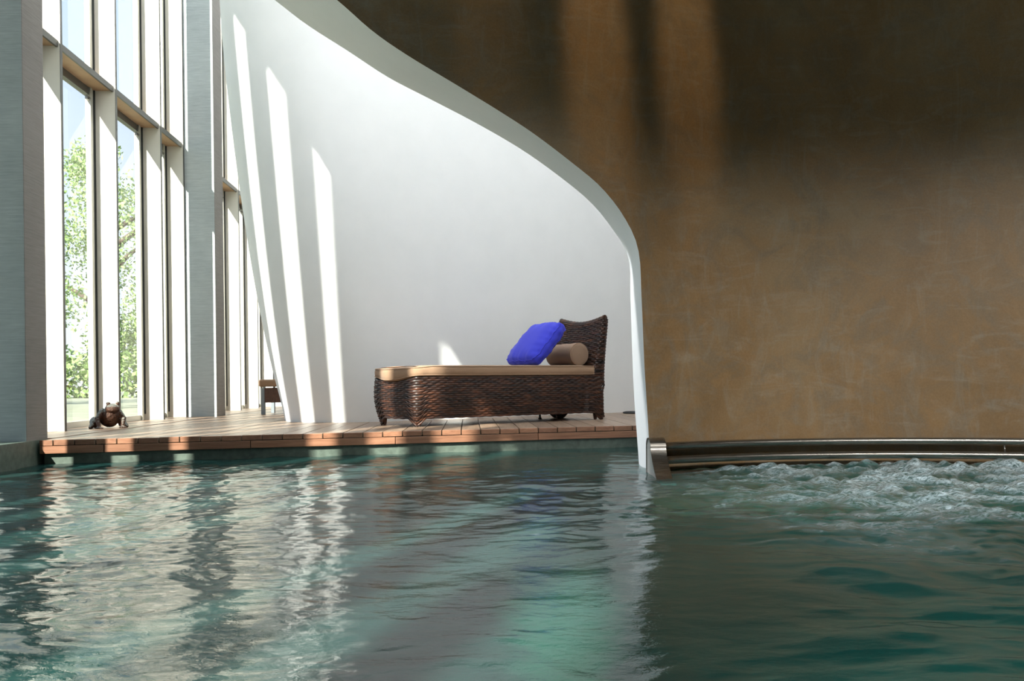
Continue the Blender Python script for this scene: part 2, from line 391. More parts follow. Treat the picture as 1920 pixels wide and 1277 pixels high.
# curb below
o = slabq('trim_2', [(-3.02, edge_y(-3.02)+.035), (5.6, edge_y(5.6)+.035), (5.6, edge_y(5.6)+.5), (-3.05, edge_y(-3.02)+.5)], -1.5, -.092, M['curb']); tag(o, kind='structure')
# pool floor
a = Mat('teal_pool_floor'); v = a.coord(); f = a.noise(v, .7, 3); a.set(a.ramp(f, [(.3, (.04,.16,.15)), (.7, (.10,.30,.27))]), .6); M['poolfloor'] = a.m
o = slabq('pool_floor', [(-4.3,-9),(5.6,-9),(5.6,8),(-4.3,8)], -1.6, -1.35, M['poolfloor']); tag(o, kind='structure')

# ------------------------------------------------------------------ water
def perlin(x, y, seed):
    r = np.random.default_rng(seed); perm = r.permutation(4096); gx = np.cos(np.arange(4096)*2.399963); gy = np.sin(np.arange(4096)*2.399963)
    xi = np.floor(x).astype(int); yi = np.floor(y).astype(int); xf = x-xi; yf = y-yi
    def g(ix, iy, dx, dy):
        h = perm[(perm[ix & 4095]+iy) & 4095]; return gx[h]*dx+gy[h]*dy
    u_ = xf**3*(xf*(xf*6-15)+10); v_ = yf**3*(yf*(yf*6-15)+10)
    n0 = g(xi,yi,xf,yf)*(1-u_)+g(xi+1,yi,xf-1,yf)*u_; n1 = g(xi,yi+1,xf,yf-1)*(1-u_)+g(xi+1,yi+1,xf-1,yf-1)*u_
    return n0*(1-v_)+n1*v_
nx, ny = 1000, 720
X1 = np.linspace(-3.35, 4.3, nx); Y1 = .7*(6.1/.7)**np.linspace(0, 1, ny)
X, Y = np.meshgrid(X1, Y1)
def sst(a, b, x): t = np.clip((x-a)/(b-a), 0, 1); return t*t*(3-2*t)
wx = X+.25*perlin(X*.9, Y*.9, 1)+.06*perlin(X*3, Y*3, 2); wy = Y+.25*perlin(X*.9+9, Y*.9, 3)+.06*perlin(X*3+5, Y*3, 4)
turb = np.exp(-(((X-2.4)/1.5)**2+((Y-3.55)/1.15)**2))                # the jets by the rail
turb = np.clip(turb*1.25, 0, 1)*sst(.55, 1.15, X+.25*perlin(X*2, Y*2, 5))
left = sst(-.3, -1.2, X)
calm = np.exp(-(((X-.35)/.7)**2+((Y-1.9)/.8)**2))
H = np.zeros_like(X)
swirl = np.exp(-(((X-.75)/.75)**2+((Y-3.35)/.75)**2))
act = 1+1.6*turb+1.3*swirl+.45*left-.5*calm
right = sst(.0, .45, X-.24*Y)
H += .0105*perlin(wx*1.3, wy*2.1, 11)+right*(.022*perlin(wx*2.0, wy*3.4, 17)+.012*perlin(wx*3.8+4, wy*6.2, 19)+.005*(1-2*np.abs(perlin(wx*5, wy*9, 20))))
H += .0062*perlin(wx*2.9+3, wy*4.6, 12)*act
r1 = 1-2*np.abs(perlin(wx*3.6, wy*6.5+7, 13)); H += .0030*r1*act
H += .0026*perlin(wx*7, wy*11, 14)*act
r2 = 1-2*np.abs(perlin(wx*9+2, wy*15, 15)); H += .0013*r2*act
H += (.0013+.0011*left)*perlin(wx*17, wy*26, 16)*act+.0009*left*(1-2*np.abs(perlin(wx*13, wy*24, 18)))
# bubbling crests
t1 = np.abs(perlin(X*6.5, Y*8.5, 21)); t2 = np.abs(perlin(X*14, Y*17, 22)); t3 = np.abs(perlin(X*31, Y*36, 23)); t4 = np.abs(perlin(X*62, Y*70, 24))
bub = .062*t1+.020*t2+.003*t3
near_wall = np.exp(-((np.hypot(X-RC[0], Y-RC[1])-2.52)/.22)**2)*sst(.85, 1.25, X)
H += turb*bub+near_wall*(.04*t1+.045*np.clip(perlin(X*9, Y*9, 27), 0, 1))
foam = np.clip(turb*1.1+.6*near_wall, 0, 1)*np.clip(.30+1.4*perlin(wx*2.2, wy*6, 41)+1.6*(t1-.12)+.8*t2, 0, 1.1)
# stray foam streaks drifting out of the jets
st = np.clip(perlin(wx*5, wy*16, 31)*3.2-1.05, 0, 1)*np.exp(-(((X-1.3)/1.3)**2+((Y-3.0)/.9)**2))
foam = np.clip(foam+.9*st*(.4+2*t3), 0, 1)
me = bpy.data.meshes.new('pool_water')
vv = np.stack([X, Y, WATER+H], -1).reshape(-1, 3).astype(np.float32)
idx = np.arange(nx*ny).reshape(ny, nx); q = np.stack([idx[:-1,:-1], idx[:-1,1:], idx[1:,1:], idx[1:,:-1]], -1).reshape(-1, 4)
me.vertices.add(len(vv)); me.vertices.foreach_set('co', vv.ravel()); me.loops.add(q.size); me.loops.foreach_set('vertex_index', q.ravel().astype(np.int32))
me.polygons.add(len(q)); me.polygons.foreach_set('loop_start', np.arange(0, q.size, 4, dtype=np.int32)); me.polygons.foreach_set('loop_total', np.full(len(q), 4, np.int32))
me.update(calc_edges=True); me.shade_smooth()
at_ = me.attributes.new('foam', 'FLOAT', 'POINT'); at_.data.foreach_set('value', foam.ravel().astype(np.float32))
a = Mat('pool_water'); a.t.nodes.remove(a.b)
ge = a.coord((1, 1.7, 1)); n1 = a.noise(ge, 38, 4, .6, .6)
bp = a.n('Bump'); bp.inputs['Strength'].default_value = .24; bp.inputs['Distance'].default_value = .004; a.l(n1, bp.inputs['Height'])
gls = a.n('BsdfGlossy'); gls.inputs['Roughness'].default_value = .03; a.l(bp.outputs[0], gls.inputs['Normal'])
rf = a.n('BsdfRefraction'); rf.inputs['IOR'].default_value = 1.33; rf.inputs['Roughness'].default_value = .05; rf.inputs['Color'].default_value = (.34,.76,.74,1); a.l(bp.outputs[0], rf.inputs['Normal'])
df = a.n('BsdfDiffuse'); df.inputs['Color'].default_value = (.055,.19,.175,1); a.l(bp.outputs[0], df.inputs['Normal'])
m1 = a.n('MixShader'); m1.inputs[0].default_value = .26; a.l(rf.outputs[0], m1.inputs[1]); a.l(df.outputs[0], m1.inputs[2])
fr = a.n('Fresnel'); fr.inputs[0].default_value = 1.66; a.l(bp.outputs[0], fr.inputs['Normal'])
m2 = a.n('MixShader'); a.l(fr.outputs[0], m2.inputs[0]); a.l(m1.outputs[0], m2.inputs[1]); a.l(gls.outputs[0], m2.inputs[2])
fd = a.n('BsdfPrincipled'); fd.inputs['Base Color'].default_value = (.74,.90,.98,1); fd.inputs['Roughness'].default_value = .35
an = a.n('Attribute', attribute_name='foam'); fn = a.noise(a.coord((1, 2.0, 1)), 26, 8, .72, 1.5); mu = a.n('Math', operation='MULTIPLY')
rp = a.ramp(fn, [(.40, (.05,.05,.05)), (.66, (1,1,1))]); a.l(an.outputs['Fac'], mu.inputs[0]); a.l(rp, mu.inputs[1])
m3 = a.n('MixShader'); a.l(mu.outputs[0], m3.inputs[0]); a.l(m2.outputs[0], m3.inputs[1]); a.l(fd.outputs[0], m3.inputs[2]); a.l(m3.outputs[0], a.out.inputs[0])
me.materials.append(a.m); wo_ = bpy.data.objects.new('pool_water', me); LINK(wo_); tag(wo_, kind='structure')
# still remainder of the pool behind the camera
b = MB(); b.prism([(-3.35,-9),(5.6,-9),(5.6,.7),(-3.35,.7)], WATER-.002, WATER); tag(b.build('pool_water', a.m), kind='structure')

# ------------------------------------------------------------------ steel hand rail
rail = empty('grab_rail', (.725, 4.25, 0)); tag(rail, 'curved triple-tube brushed steel grab rail along the foot of the brown wall', 'rail')
def rel(o, parent): o.parent = parent; o.matrix_parent_inverse = Matrix.Translation(-parent.location)
for R, z in ((2.755,-.016), (2.735,-.090), (2.71,-.166)):
    pts = []
    x0 = .80; a0 = math.acos((x0-RC[0])/R)
    for k in range(60):
        t = a0+(math.radians(28)-a0)*k/59; pts.append((RC[0]+R*math.cos(t), RC[1]+R*math.sin(t), z))
    b = MB(); b.tube(pts, .0205, 16); rel(b.build('rail_tube', M['steel'], None, True), rail)
prof = catmull([(4.345,-.30),(4.335,-.05),(4.325,0.0),(4.29,.021),(4.235,.021),(4.205,.0),(4.195,-.03),(4.165,-.07),(4.10,-.125),(4.02,-.175),(3.97,-.22),(3.95,-.30)], 5)
bx0, bx1 = .722, .803
b = MB(); n = len(prof)
inn = []
for i, p in enumerate(prof):
    t = prof[min(i+1, n-1)]-prof[max(i-1, 0)]; t /= np.linalg.norm(t); inn.append(p+np.array([t[1], -t[0]])*.008*1)
for i in range(n-1):
    A, B_, c_, D = prof[i], prof[i+1], inn[i+1], inn[i]
    b.add([(bx0,*A),(bx1,*A),(bx1,*B_),(bx0,*B_),(bx0,*D),(bx1,*D),(bx1,*c_),(bx0,*c_)], [(0,1,2,3),(7,6,5,4),(0,3,7,4),(1,5,6,2)])
band = b.build('end_band', M['steel'], None, True); rel(band, rail)
band.data.shade_flat()
b = MB(); vs = [(bx0+.006, *p) for p in inn]; b.add(vs, [tuple(range(n))]); vs = [(bx0+.010, *p) for p in inn]; b.add(vs, [tuple(range(n-1,-1,-1))])
sp = b.build('side_plate', plain('satin_pale_steel', (.62,.60,.56), .45, .4), None); rel(sp, rail)
for px in (1877,):
    ang = None
    x_, y_, z_ = wall_hit(px, 850); t = math.atan2(y_-RC[1], x_-RC[0])
    for (ra, rb_, za, zb) in ((2.755,2.735,-.035,-.07), (2.735,2.71,-.108,-.148)):
        b = MB(); c_ = (RC[0]+ra*math.cos(t), RC[1]+ra*math.sin(t)); d_ = (RC[0]+rb_*math.cos(t), RC[1]+rb_*math.sin(t))
        b.tube([(c_[0], c_[1], za+.01), (d_[0], d_[1], zb-.01)], .004, 8); rel(b.build('rail_spacer', M['steel'], None, True), rail)

# ------------------------------------------------------------------ woven surfaces
def weave(P, s_len, t_len, closed, rows, stakes, seg=4, thick=.0045, tw=None):
    """P(s,t)->(point, normal), s in 0..1 along the row, t in 0..1 up. Returns the strand mesh and a dark core mesh."""
    wf, core = MB(), MB()
    ns = stakes*seg
    for j in range(rows):
        t0, t1, tm = (j+.06)/rows, (j+.94)/rows, (j+.5)/rows
        A = []
        for i in range(ns+(0 if closed else 1)):
            s = i/ns; off = thick*math.sin(math.pi*(i/seg))*(1 if j % 2 else -1)
            for t, e in ((t0, -.0022), (tm, .0022), (t1, -.0022)):
                p, nn = P(s, t); A.append(p+nn*(off+e+.003))
        m = ns if closed else ns+1; fs = []
        for i in range(m if closed else m-1):
            k2 = (i+1) % m
            for c in (0, 1): fs.append((i*3+c, k2*3+c, k2*3+c+1, i*3+c+1))
        wf.add(A, fs)
    nt_ = max(6, rows)
    for i in range(stakes+(0 if closed else 1)):     # upright stakes
        s = (i+.5)/stakes if closed else min(1, (i)/stakes); ds = .0035/s_len; A = []
        for k_ in range(nt_+1):
            t = k_/nt_
            for d in (-ds, ds):
                p, nn = P((s+d) % 1 if closed else s+d, t); A.append(p+nn*.0028)
        wf.add(A, [(2*k_, 2*k_+1, 2*k_+3, 2*k_+2) for k_ in range(nt_)])
    core.grid(lambda i, j: P(i/(ns if closed else ns), j/nt_)[0]-P(i/ns, j/nt_)[1]*.004, ns+(0 if closed else 1), nt_+1, closed)
    return wf, core

# ------------------------------------------------------------------ chaise lounge
N0, F0, RN, RF = (Vector(p) for p in ((-.738,6.095), (-1.125,6.49), (.79,7.02), (.43,7.40)))
ch = empty('chaise_lounge', (N0.x, N0.y, 0)); tag(ch, 'dark brown woven wicker chaise lounge with tan mattress on the timber deck', 'chaise lounge')
def uv(u, v): return (N0*(1-u)+RN*u)*(1-v)+(F0*(1-u)+RF*u)*v
# perimeter loop as dense polyline: near side foot->head, head, far side head->foot, foot end
def loop_pts(bulge, rad, off=0, head_in=0):
    L = 1.78; Wd = .50; pts = []
    def loc(a, b_): p = uv(a/L, b_/Wd); return p
    seg = []
    for k in range(41): seg.append((rad+(L-2*rad)*k/40, 0))
    for k in range(1, 8): t = math.pi/2*k/8; seg.append((L-rad+rad*math.sin(t), rad-rad*math.cos(t)))
    for k in range(13): seg.append((L, rad+(Wd-2*rad)*k/12))
    for k in range(1, 8): t = math.pi/2*k/8; seg.append((L-rad+rad*math.cos(t), Wd-rad+rad*math.sin(t)))
    for k in range(41): seg.append((L-rad-(L-2*rad)*k/40, Wd))
    for k in range(1, 8): t = math.pi/2*k/8; seg.append((rad-rad*math.sin(t), Wd-rad+rad*math.cos(t)))
    for k in range(25):
        q_ = k/24; seg.append((-bulge*math.sin(math.pi*q_)**2, Wd-rad-(Wd-2*rad)*q_))
    for k in range(1, 8): t = math.pi/2*k/8; seg.append((rad-rad*math.cos(t), rad-rad*math.sin(t)))
    return seg, loc
def resamp_closed(seg, n):
    A = np.array(seg+[seg[0]]); d = np.r_[0, np.cumsum(np.linalg.norm(np.diff(A, axis=0), axis=1))]
    t = np.linspace(0, d[-1], n, endpoint=False); return np.c_[np.interp(t, d, A[:,0]), np.interp(t, d, A[:,1])], d[-1]
ST = 124; NS = ST*4
seg, _ = loop_pts(.012, .035); LP, PER = resamp_closed(seg, NS)
tan_ = np.roll(LP, -1, 0)-np.roll(LP, 1, 0); tan_ /= np.linalg.norm(tan_, axis=1)[:,None]; NL = np.c_[tan_[:,1], -tan_[:,0]]
def corner_d(a, b_): return min(math.hypot(a-x_, b_-y_) for x_, y_ in ((.01,.01),(.01,.49),(1.77,.01),(1.77,.49)))
ZB = np.array([.066-.062*(1-smst(.02, .105, corner_d(*p))) for p in LP])
ZT = np.array([.386-.036*max(0, 1-(max(0, p[0])/.05))*math.sin(math.pi*min(1, max(0, p[1]/.5))) for p in LP])
def PBODY(s, t):
    i = int(round(s*NS)) % NS; a_, b_ = LP[i]; z = ZB[i]+(ZT[i]-ZB[i])*t
    zz = z/.386; fl = .016*math.sin(math.pi*min(1, zz*1.05))-.045*(1-zz)**2*(1 if a_ < 1.6 else -.3)
    nn = NL[i]; q_ = uv((a_+nn[0]*fl)/1.78, (b_+nn[1]*fl)/.5); c0 = uv(a_/1.78, b_/.5); c1 = uv((a_+nn[0]*.1)/1.78, (b_+nn[1]*.1)/.5)
    n3 = Vector((c1.x-c0.x, c1.y-c0.y, 0)).normalized()
    return Vector((q_.x, q_.y, z)), n3
wf, core = weave(PBODY, PER, .33, True, 19, ST)
rel(wf.build('woven_base', M['wicker'], None, True), ch); rel(core.build('inner_frame', M['wicker_dark'], None, True), ch)
# braided bottom rim
pth = [PBODY(i/NS, 0)[0]+PBODY(i/NS, 0)[1]*.002 for i in range(0, NS, 2)]
b = MB(); b.tube(pth, [.007+.002*math.sin(i*1.3) for i in range(len(pth))], 6, closed=True); rel(b.build('bottom_rim', M['wicker'], None, True), ch)
# feet inside the leg corners
for (u_, v_) in ((.035,.09), (.035,.91), (.975,.07), (.975,.93)):
    p = uv(u_, v_); b = MB(); b.tube([(p.x, p.y, 0), (p.x, p.y, .02), (p.x, p.y, .12)], [.012, .016, .03], 10); rel(b.build('leg', M['wicker'], None, True), ch)
p = uv(.86, .9); b = MB(); b.tube([(p.x,p.y,0),(p.x,p.y,.012),(p.x,p.y,.014),(p.x,p.y,.1)], [.016,.016,.009,.012], 10); rel(b.build('support_foot', M['black'], None, True), ch)
# backrest
BH = [(.30,.135,1.80),(.36,.125,1.795),(.46,.095,1.80),(.58,.075,1.812),(.70,.062,1.825),(.80,.055,1.838),(.88,.05,1.846)]   # z, thickness, rear face position
bz_ = [q_[0] for q_ in BH]
def PBACK(s, t):
    zt_rel = t
    # perimeter of a rounded slab across the width
    per = 2*(.5+.08); d = s*per; r_ = .5
    def loc(a_frac, b_):   # a_frac 0 rear 1 front
        dip = .045*math.sin(math.pi*min(1, max(0, b_/.5)))**1.0
        ztop = .895-dip; z = .30+(ztop-.30)*t
        th = np.interp(z, bz_, [q_[1] for q_ in BH]); rr = np.interp(z, bz_, [q_[2] for q_ in BH])
        return rr-th*a_frac, b_, z
    if d < .5: A = (1, d, (-1, 0))
    elif d < .58: A = (1-(d-.5)/.08, .5, (0, 1))
    elif d < 1.08: A = (0, 1.08-d, (1, 0))
    else: A = ((d-1.08)/.08, 0, (0, -1))
    a_, b_, z = loc(A[0], A[1]); q_ = uv(a_/1.78, b_/.5)
    c1 = uv((a_+A[2][0]*.1)/1.78, (b_+A[2][1]*.1)/.5); n3 = Vector((c1.x-q_.x, c1.y-q_.y, 0)).normalized()
    return Vector((q_.x, q_.y, z)), n3
wf, core = weave(PBACK, 1.16, .58, True, 32, 34)
rel(wf.build('backrest', M['wicker'], None, True), ch); bc = core.build('backrest_core', M['wicker_dark'], None, True); rel(bc, ch)
pth = []; rr_ = []
for k_ in range(41):
    b_ = -.004+.508*k_/40; dip = .045*math.sin(math.pi*min(1, max(0, b_/.5))); q_ = uv(1.822/1.78, b_/.5); pth.append((q_.x, q_.y, .893-dip)); rr_.append(.027+.0016*math.sin(k_*2.1))
b = MB(); b.tube(pth, rr_, 12); rel(b.build('backrest_roll', M['wicker'], None, True), ch)
# beaded rear edge of the near side post
for sgn, v_ in ((1, -.004), (1, 1.004)):
    pts = []
    for k_ in range(90):
        z = .02+.86*k_/89; rr = np.interp(z, [.0,.08,.25]+bz_, [1.80,1.785,1.785]+[q_[2] for q_ in BH]); q_ = uv((rr-.004)/1.78, v_); pts.append((q_.x, q_.y, z))
    b = MB(); b.tube(pts, [.010+.003*math.sin(k_*2.2) for k_ in range(90)], 7); rel(b.build('edge_braid', M['wicker'], None, True), ch)
# mattress
segm, _ = loop_pts(.045, .05); LM, _p = resamp_closed(segm, 220)
LM[:,0] = np.minimum(LM[:,0], 1.69)
tn = np.roll(LM, -1, 0)-np.roll(LM, 1, 0); tn /= np.linalg.norm(tn, axis=1)[:,None]+1e-9; NM = np.c_[tn[:,1], -tn[:,0]]
ringz = [(-.03,0),(-.006,.0),(.006,.012),(.009,.035),(.009,.055),(.005,.074),(-.006,.083),(-.03,.0865),(-.10,.088)]
b = MB(); vs = []; n = 220
def dipz(a_, b_): 
    f_ = 1-smst(-.04, .16, a_); return -.016*f_, -.036*(1-smst(-.03, .07, a_))*math.sin(math.pi*min(1, max(0, b_/.5)))
for off, dz in ringz:
    for i in range(n):
        a_, b_ = LM[i]; wr = .0012*math.sin(i*1.7)*math.sin(i*.31+1)*(1 if .01 < dz < .08 else 0)
        a2, b2 = a_+NM[i][0]*(off+wr), b_+NM[i][1]*(off+wr); q_ = uv(a2/1.78, b2/.5); dt, db = dipz(a_, b_)
        z = .389+db*(1-dz/.088)+dz+dt*(dz/.088); vs.append((q_.x, q_.y, z))
fs = [(j*n+i, j*n+(i+1)%n, (j+1)*n+(i+1)%n, (j+1)*n+i) for j in range(len(ringz)-1) for i in range(n)]
fs += [tuple(range(n-1, -1, -1))]
m0 = len(vs); 
for i in range(n): 
    a_, b_ = LM[i]; q_ = uv((.16+(a_-.16)*.9 if a_ > .16 else .16)/1.78, .5); 
    vs.append((q_.x, q_.y, .4765))
jt = len(ringz)-1; fs += [(jt*n+i, jt*n+(i+1)%n, m0+(i+1)%n, m0+i) for i in range(n)]
b.add(vs, fs); mt = b.build('mattress', M['tan_fabric'], None, True); rel(mt, ch); mt['label'] = 'tan canvas mattress'
for off, dz in ((.010,.010), (.007,.078)):
    pts = []
    for i in range(n):
        a_, b_ = LM[i]; q_ = uv((a_+NM[i][0]*off)/1.78, (b_+NM[i][1]*off)/.5); dt, db = dipz(a_, b_); pts.append((q_.x, q_.y, .389+db*(1-dz/.088)+dz+dt*(dz/.088)))
    b = MB(); b.tube(pts, .0028, 5, closed=True); o = b.build('piping', M['tan_fabric'], None, True); o.parent = mt

# ------------------------------------------------------------------ pillow and bolster
U2 = (RN-N0).normalized(); V2 = Vector((-U2.y, U2.x))
MT = .479
def frame_obj(name, mat, b, loc, ux, uy, uz, smooth=True):
    o = b.build(name, mat, None, smooth); m = Matrix((ux, uy, uz)).transposed().to_4x4(); m.translation = loc; o.matrix_world = m; return o
# bolster: axis along the width
rb = .098; b = MB(); nb = 48; L = .40
prof = [(0,0),(.035,.002),(.07,.004),(.088,.007),(.095,.012),(.098,.02)]+[(.098+.0015*math.sin(k_),.02+(L-.04)*k_/14) for k_ in range(1,14)]+[(.098,L-.02),(.095,L-.012),(.088,L-.007),(.07,L-.004),(.035,L-.002),(0,L)]
b.grid(lambda i, j: (max(prof[j][0],.0004)*(1+.012*math.sin(i*math.pi/4*3)*(1 if .03 < prof[j][0] < .09 else 0))*math.cos(2*math.pi*i/nb), max(prof[j][0],.0004)*math.sin(2*math.pi*i/nb), prof[j][1]), nb, len(prof), True)
pc = uv(1.595/1.78, .10); axis = Vector((V2.x, V2.y, 0))
o = frame_obj('bolster', M['bolster'], b, Vector((pc.x, pc.y, MT+rb-.004)), Vector((U2.x, U2.y, 0)), Vector((0,0,1)), -axis*-1)
tag(o, 'brown-tan cylindrical bolster lying on the mattress against the wicker backrest', 'bolster')
for zz in (.012, L-.012):
    b = MB(); b.tube([(.0965*math.cos(2*math.pi*k_/40), .0965*math.sin(2*math.pi*k_/40), zz) for k_ in range(40)], .0028, 5, closed=True)
    c_ = b.build('piping', M['bolster'], None, True); c_.parent = o
# blue boxed pillow
A_, B_ = .245, .222; te = .032; pf = .055; n = 33
def PP(i, j, sg):
    a_ = -1+2*i/(n-1); c_ = -1+2*j/(n-1)
    pin = .045
    x_ = A_*a_*(1-pin*(1-abs(a_))*0-.10*c_**4*abs(a_)**3); y_ = B_*c_*(1-.10*a_**4*abs(c_)**3)
    e = max(0, (1-abs(a_)**3.0))*max(0, (1-abs(c_)**3.0)); z = te+pf*e**.55
    wr = .004*math.sin(9*a_+5*c_)*math.sin(4*c_-3*a_)*(1-e)*2+.003*math.sin(14*a_*(1+abs(c_)))*(abs(c_)**4)+.003*math.sin(15*c_*(1+.5*abs(a_)))*(abs(a_)**4)
    return (x_, y_, sg*(z+wr))
b = MB(); b.grid(lambda i, j: PP(i, j, 1), n, n); b.grid(lambda i, j: PP(n-1-i, j, -1), n, n)
per = [(i, 0) for i in range(n)]+[(n-1, j) for j in range(1, n)]+[(i, n-1) for i in range(n-2, -1, -1)]+[(0, j) for j in range(n-2, 0, -1)]
def side(k_, t):
    i, j = per[k_]; p1 = Vector(PP(i, j, 1)); p0 = Vector(PP(i, j, -1)); p = p1.lerp(p0, t); bl = .012*math.sin(math.pi*t)*(1+.25*math.sin(k_*.9)); q_ = Vector((p.x, p.y, 0)).normalized(); return p+q_*bl
m_ = len(per); b.grid(lambda k_, j: side(k_, j/6), m_, 7, True)
lean = math.radians(42)                          # lying back from the upright
fd = Vector((-U2.x, -U2.y, 0)); up3 = Vector((0,0,1))
zc = (fd*math.cos(lean)+up3*math.sin(lean)).normalized(); yc = (up3*math.cos(lean)-fd*math.sin(lean)).normalized(); xc = yc.cross(zc)
pc = uv(1.30/1.78, .46)
pil = frame_obj('throw_pillow', M['blue'], b, Vector((pc.x, pc.y, MT+.182)), xc, yc, zc)
tag(pil, 'royal blue boxed square pillow leaning on the bolster on the chaise mattress', 'pillow')
for sg in (1, -1):
    b = MB(); b.tube([Vector(PP(i, j, sg))*1.004 for i, j in per], .0032, 5, closed=True); c_ = b.build('piping', M['blue'], None, True); c_.parent = pil

# ------------------------------------------------------------------ far wicker footstool
st_ = empty('wicker_footstool', (-2.89, 9.2, 0), 0); tag(st_, 'reddish wicker footstool with a tan cushion half hidden behind the white curved wall', 'footstool')
b = MB()
nrow = 30
b.box(.045, .57, 0.0, .42, .135, .305)
for k_ in range(34): xx = .048+.0155*k_; b.box(xx, xx+.011, -.006, .0, .135, .300)
for k_ in range(26): yy = .005+.0160*k_; b.box(.039, .045, yy, yy+.011, .135, .300)
b.build('woven_base', M['stool_wicker'], st_)
for (lx, ly) in ((.0,0.0),(.52,0.0),(.0,.38),(.52,.38)):
    b = MB(); b.box(lx, lx+.042, ly-.004, ly+.04, 0, .30 if lx == 0 else .14); bevel(b.build('leg', M['blue_grey'], st_), .004)
for lx in (.26,):
    b = MB(); b.box(lx, lx+.06, .05, .10, 0, .136); bevel(b.build('leg', M['blue_grey'], st_), .004)
b = MB(); b.box(-.025, .6, -.02, .44, .318, .402); o = bevel(b.build('cushion', M['tan_fabric'], st_), .025, 4); o['label'] = 'tan canvas cushion'
for yy in (0, .38): b = MB(); b.box(.03, .05, yy, yy+.02, .30, .32); b.build('cushion_stud', M['blue_grey'], st_)

# ------------------------------------------------------------------ toad sculpture
def toad():
    bm = bmesh.new()
    def ell(c, r, rot=(0,0,0)):
        m = Matrix.Translation(c) @ Matrix.Rotation(rot[2],4,'Z') @ Matrix.Rotation(rot[1],4,'Y') @ Matrix.Rotation(rot[0],4,'X') @ Matrix.Diagonal((*r,1))
        bmesh.ops.create_icosphere(bm, subdivisions=3, radius=1, matrix=m)
    def limb(ps, rs):
        for k_ in range(len(ps)-1):
            a_, b_ = Vector(ps[k_]), Vector(ps[k_+1])
            for q_ in range(7):
                t = q_/6; ell(a_.lerp(b_, t), [rs[k_]*(1-t)+rs[k_+1]*t]*3)
    ell((.005,.03,.078), (.083,.095,.070), (math.radians(-18),0,0))
    ell((.010,-.018,.098), (.068,.055,.058))
    ell((.022,-.045,.152), (.060,.052,.030), (math.radians(12),0,0))
    ell((.022,-.050,.136), (.058,.048,.018))
    ell((-.012,-.045,.183), (.017,.018,.016)); ell((.062,-.045,.183), (.017,.018,.016))
    limb([(-.055,-.01,.125),(-.098,-.035,.075),(-.090,-.075,.016)], [.026,.021,.015])
    limb([(.078,-.01,.12),(.112,-.03,.072),(.096,-.075,.016)], [.024,.020,.015])
    for sx_ in (-.09, .096):
        for d in (-.022,-.007,.008,.022): limb([(sx_,-.075,.012),(sx_+d*1.3,-.105+abs(d)*.5,.006)], [.009,.005])
    ell((-.112,.06,.045), (.040,.075,.042)); ell((.108,.06,.045), (.034,.070,.042))
    limb([(-.13,.03,.03),(-.145,-.01,.018),(-.16,-.04,.010)], [.024,.018,.010])
    limb([(.12,.03,.03),(.135,-.01,.018),(.14,-.035,.010)], [.022,.016,.009])
    for c in range(46):
        th = random.uniform(0, 2*math.pi); ph = random.uniform(.1, 1.2)
        p = Vector((.005+.083*math.sin(ph)*math.cos(th), .045+.09*math.sin(ph)*math.sin(th)*.9, .085+.068*math.cos(ph)))
        ell(p, [random.uniform(.004,.009)]*3)
    me_ = bpy.data.meshes.new('toad_sculpture'); bm.to_mesh(me_); bm.free(); me_.shade_smooth(); return me_
a = Mat('toad_bronze'); v = a.coord(); f = a.noise(v, 45, 5, .7); g = a.noise(v, 120, 3)
se = a.n('SeparateXYZ'); a.l(v, se.inputs[0]); 
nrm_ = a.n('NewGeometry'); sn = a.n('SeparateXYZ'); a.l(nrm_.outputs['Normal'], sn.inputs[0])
back = a.ramp(f, [(.35, (.07,.075,.07)), (.55, (.20,.20,.17)), (.7, (.40,.38,.32))]); belly_shaded = a.ramp(f, [(.3, (.03,.013,.008)), (.7, (.09,.035,.016))])  # belly brown, darkened further for the shade on its backlit front
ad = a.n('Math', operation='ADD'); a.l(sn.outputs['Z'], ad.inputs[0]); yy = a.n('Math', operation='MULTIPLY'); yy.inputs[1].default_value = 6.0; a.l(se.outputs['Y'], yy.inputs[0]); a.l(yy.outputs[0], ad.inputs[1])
a.set(a.mix(a.ramp(ad.outputs[0], [(.0, (0,0,0)), (.25, (1,1,1))]), belly_shaded, back), .5, .25); a.bump(f, .7, .01)
tm = toad(); tm.materials.append(a.m); to = bpy.data.objects.new('toad_sculpture', tm); LINK(to)
to.location = (-3.30, 6.55, -.001); to.rotation_euler = (0, 0, math.radians(32)); to.scale = (.92, 1.0, 1.10)
rm = to.modifiers.new('remesh', 'REMESH'); rm.mode = 'VOXEL'; rm.voxel_size = .0045; rm.use_smooth_shade = True
sm = to.modifiers.new('smooth', 'SMOOTH'); sm.iterations = 3; sm.factor = .5
tx = bpy.data.textures.new('warts', 'CLOUDS'); tx.noise_scale = .012; dm = to.modifiers.new('warts', 'DISPLACE'); dm.texture = tx; dm.strength = .007; dm.texture_coords = 'LOCAL'
tag(to, 'mottled brown and grey toad sculpture sitting on the deck by the tall windows', 'sculpture')

# ------------------------------------------------------------------ small dark mat seen past the arch edge
b = MB(); nq = 28
b.grid(lambda i, j: (( [.13,.14,.135,.11,.0001][j])*math.cos(2*math.pi*i/nq), ([.13,.14,.135,.11,.0001][j])*.8*math.sin(2*math.pi*i/nq), [.001,.008,.018,.024,.026][j]), nq, 5, True)
o = b.build('floor_cushion', M['black'], None, True); o.location = (1.27, 8.2, 0); tag(o, 'low dark rounded pad on the deck between the chaise and the arch edge', 'pad')

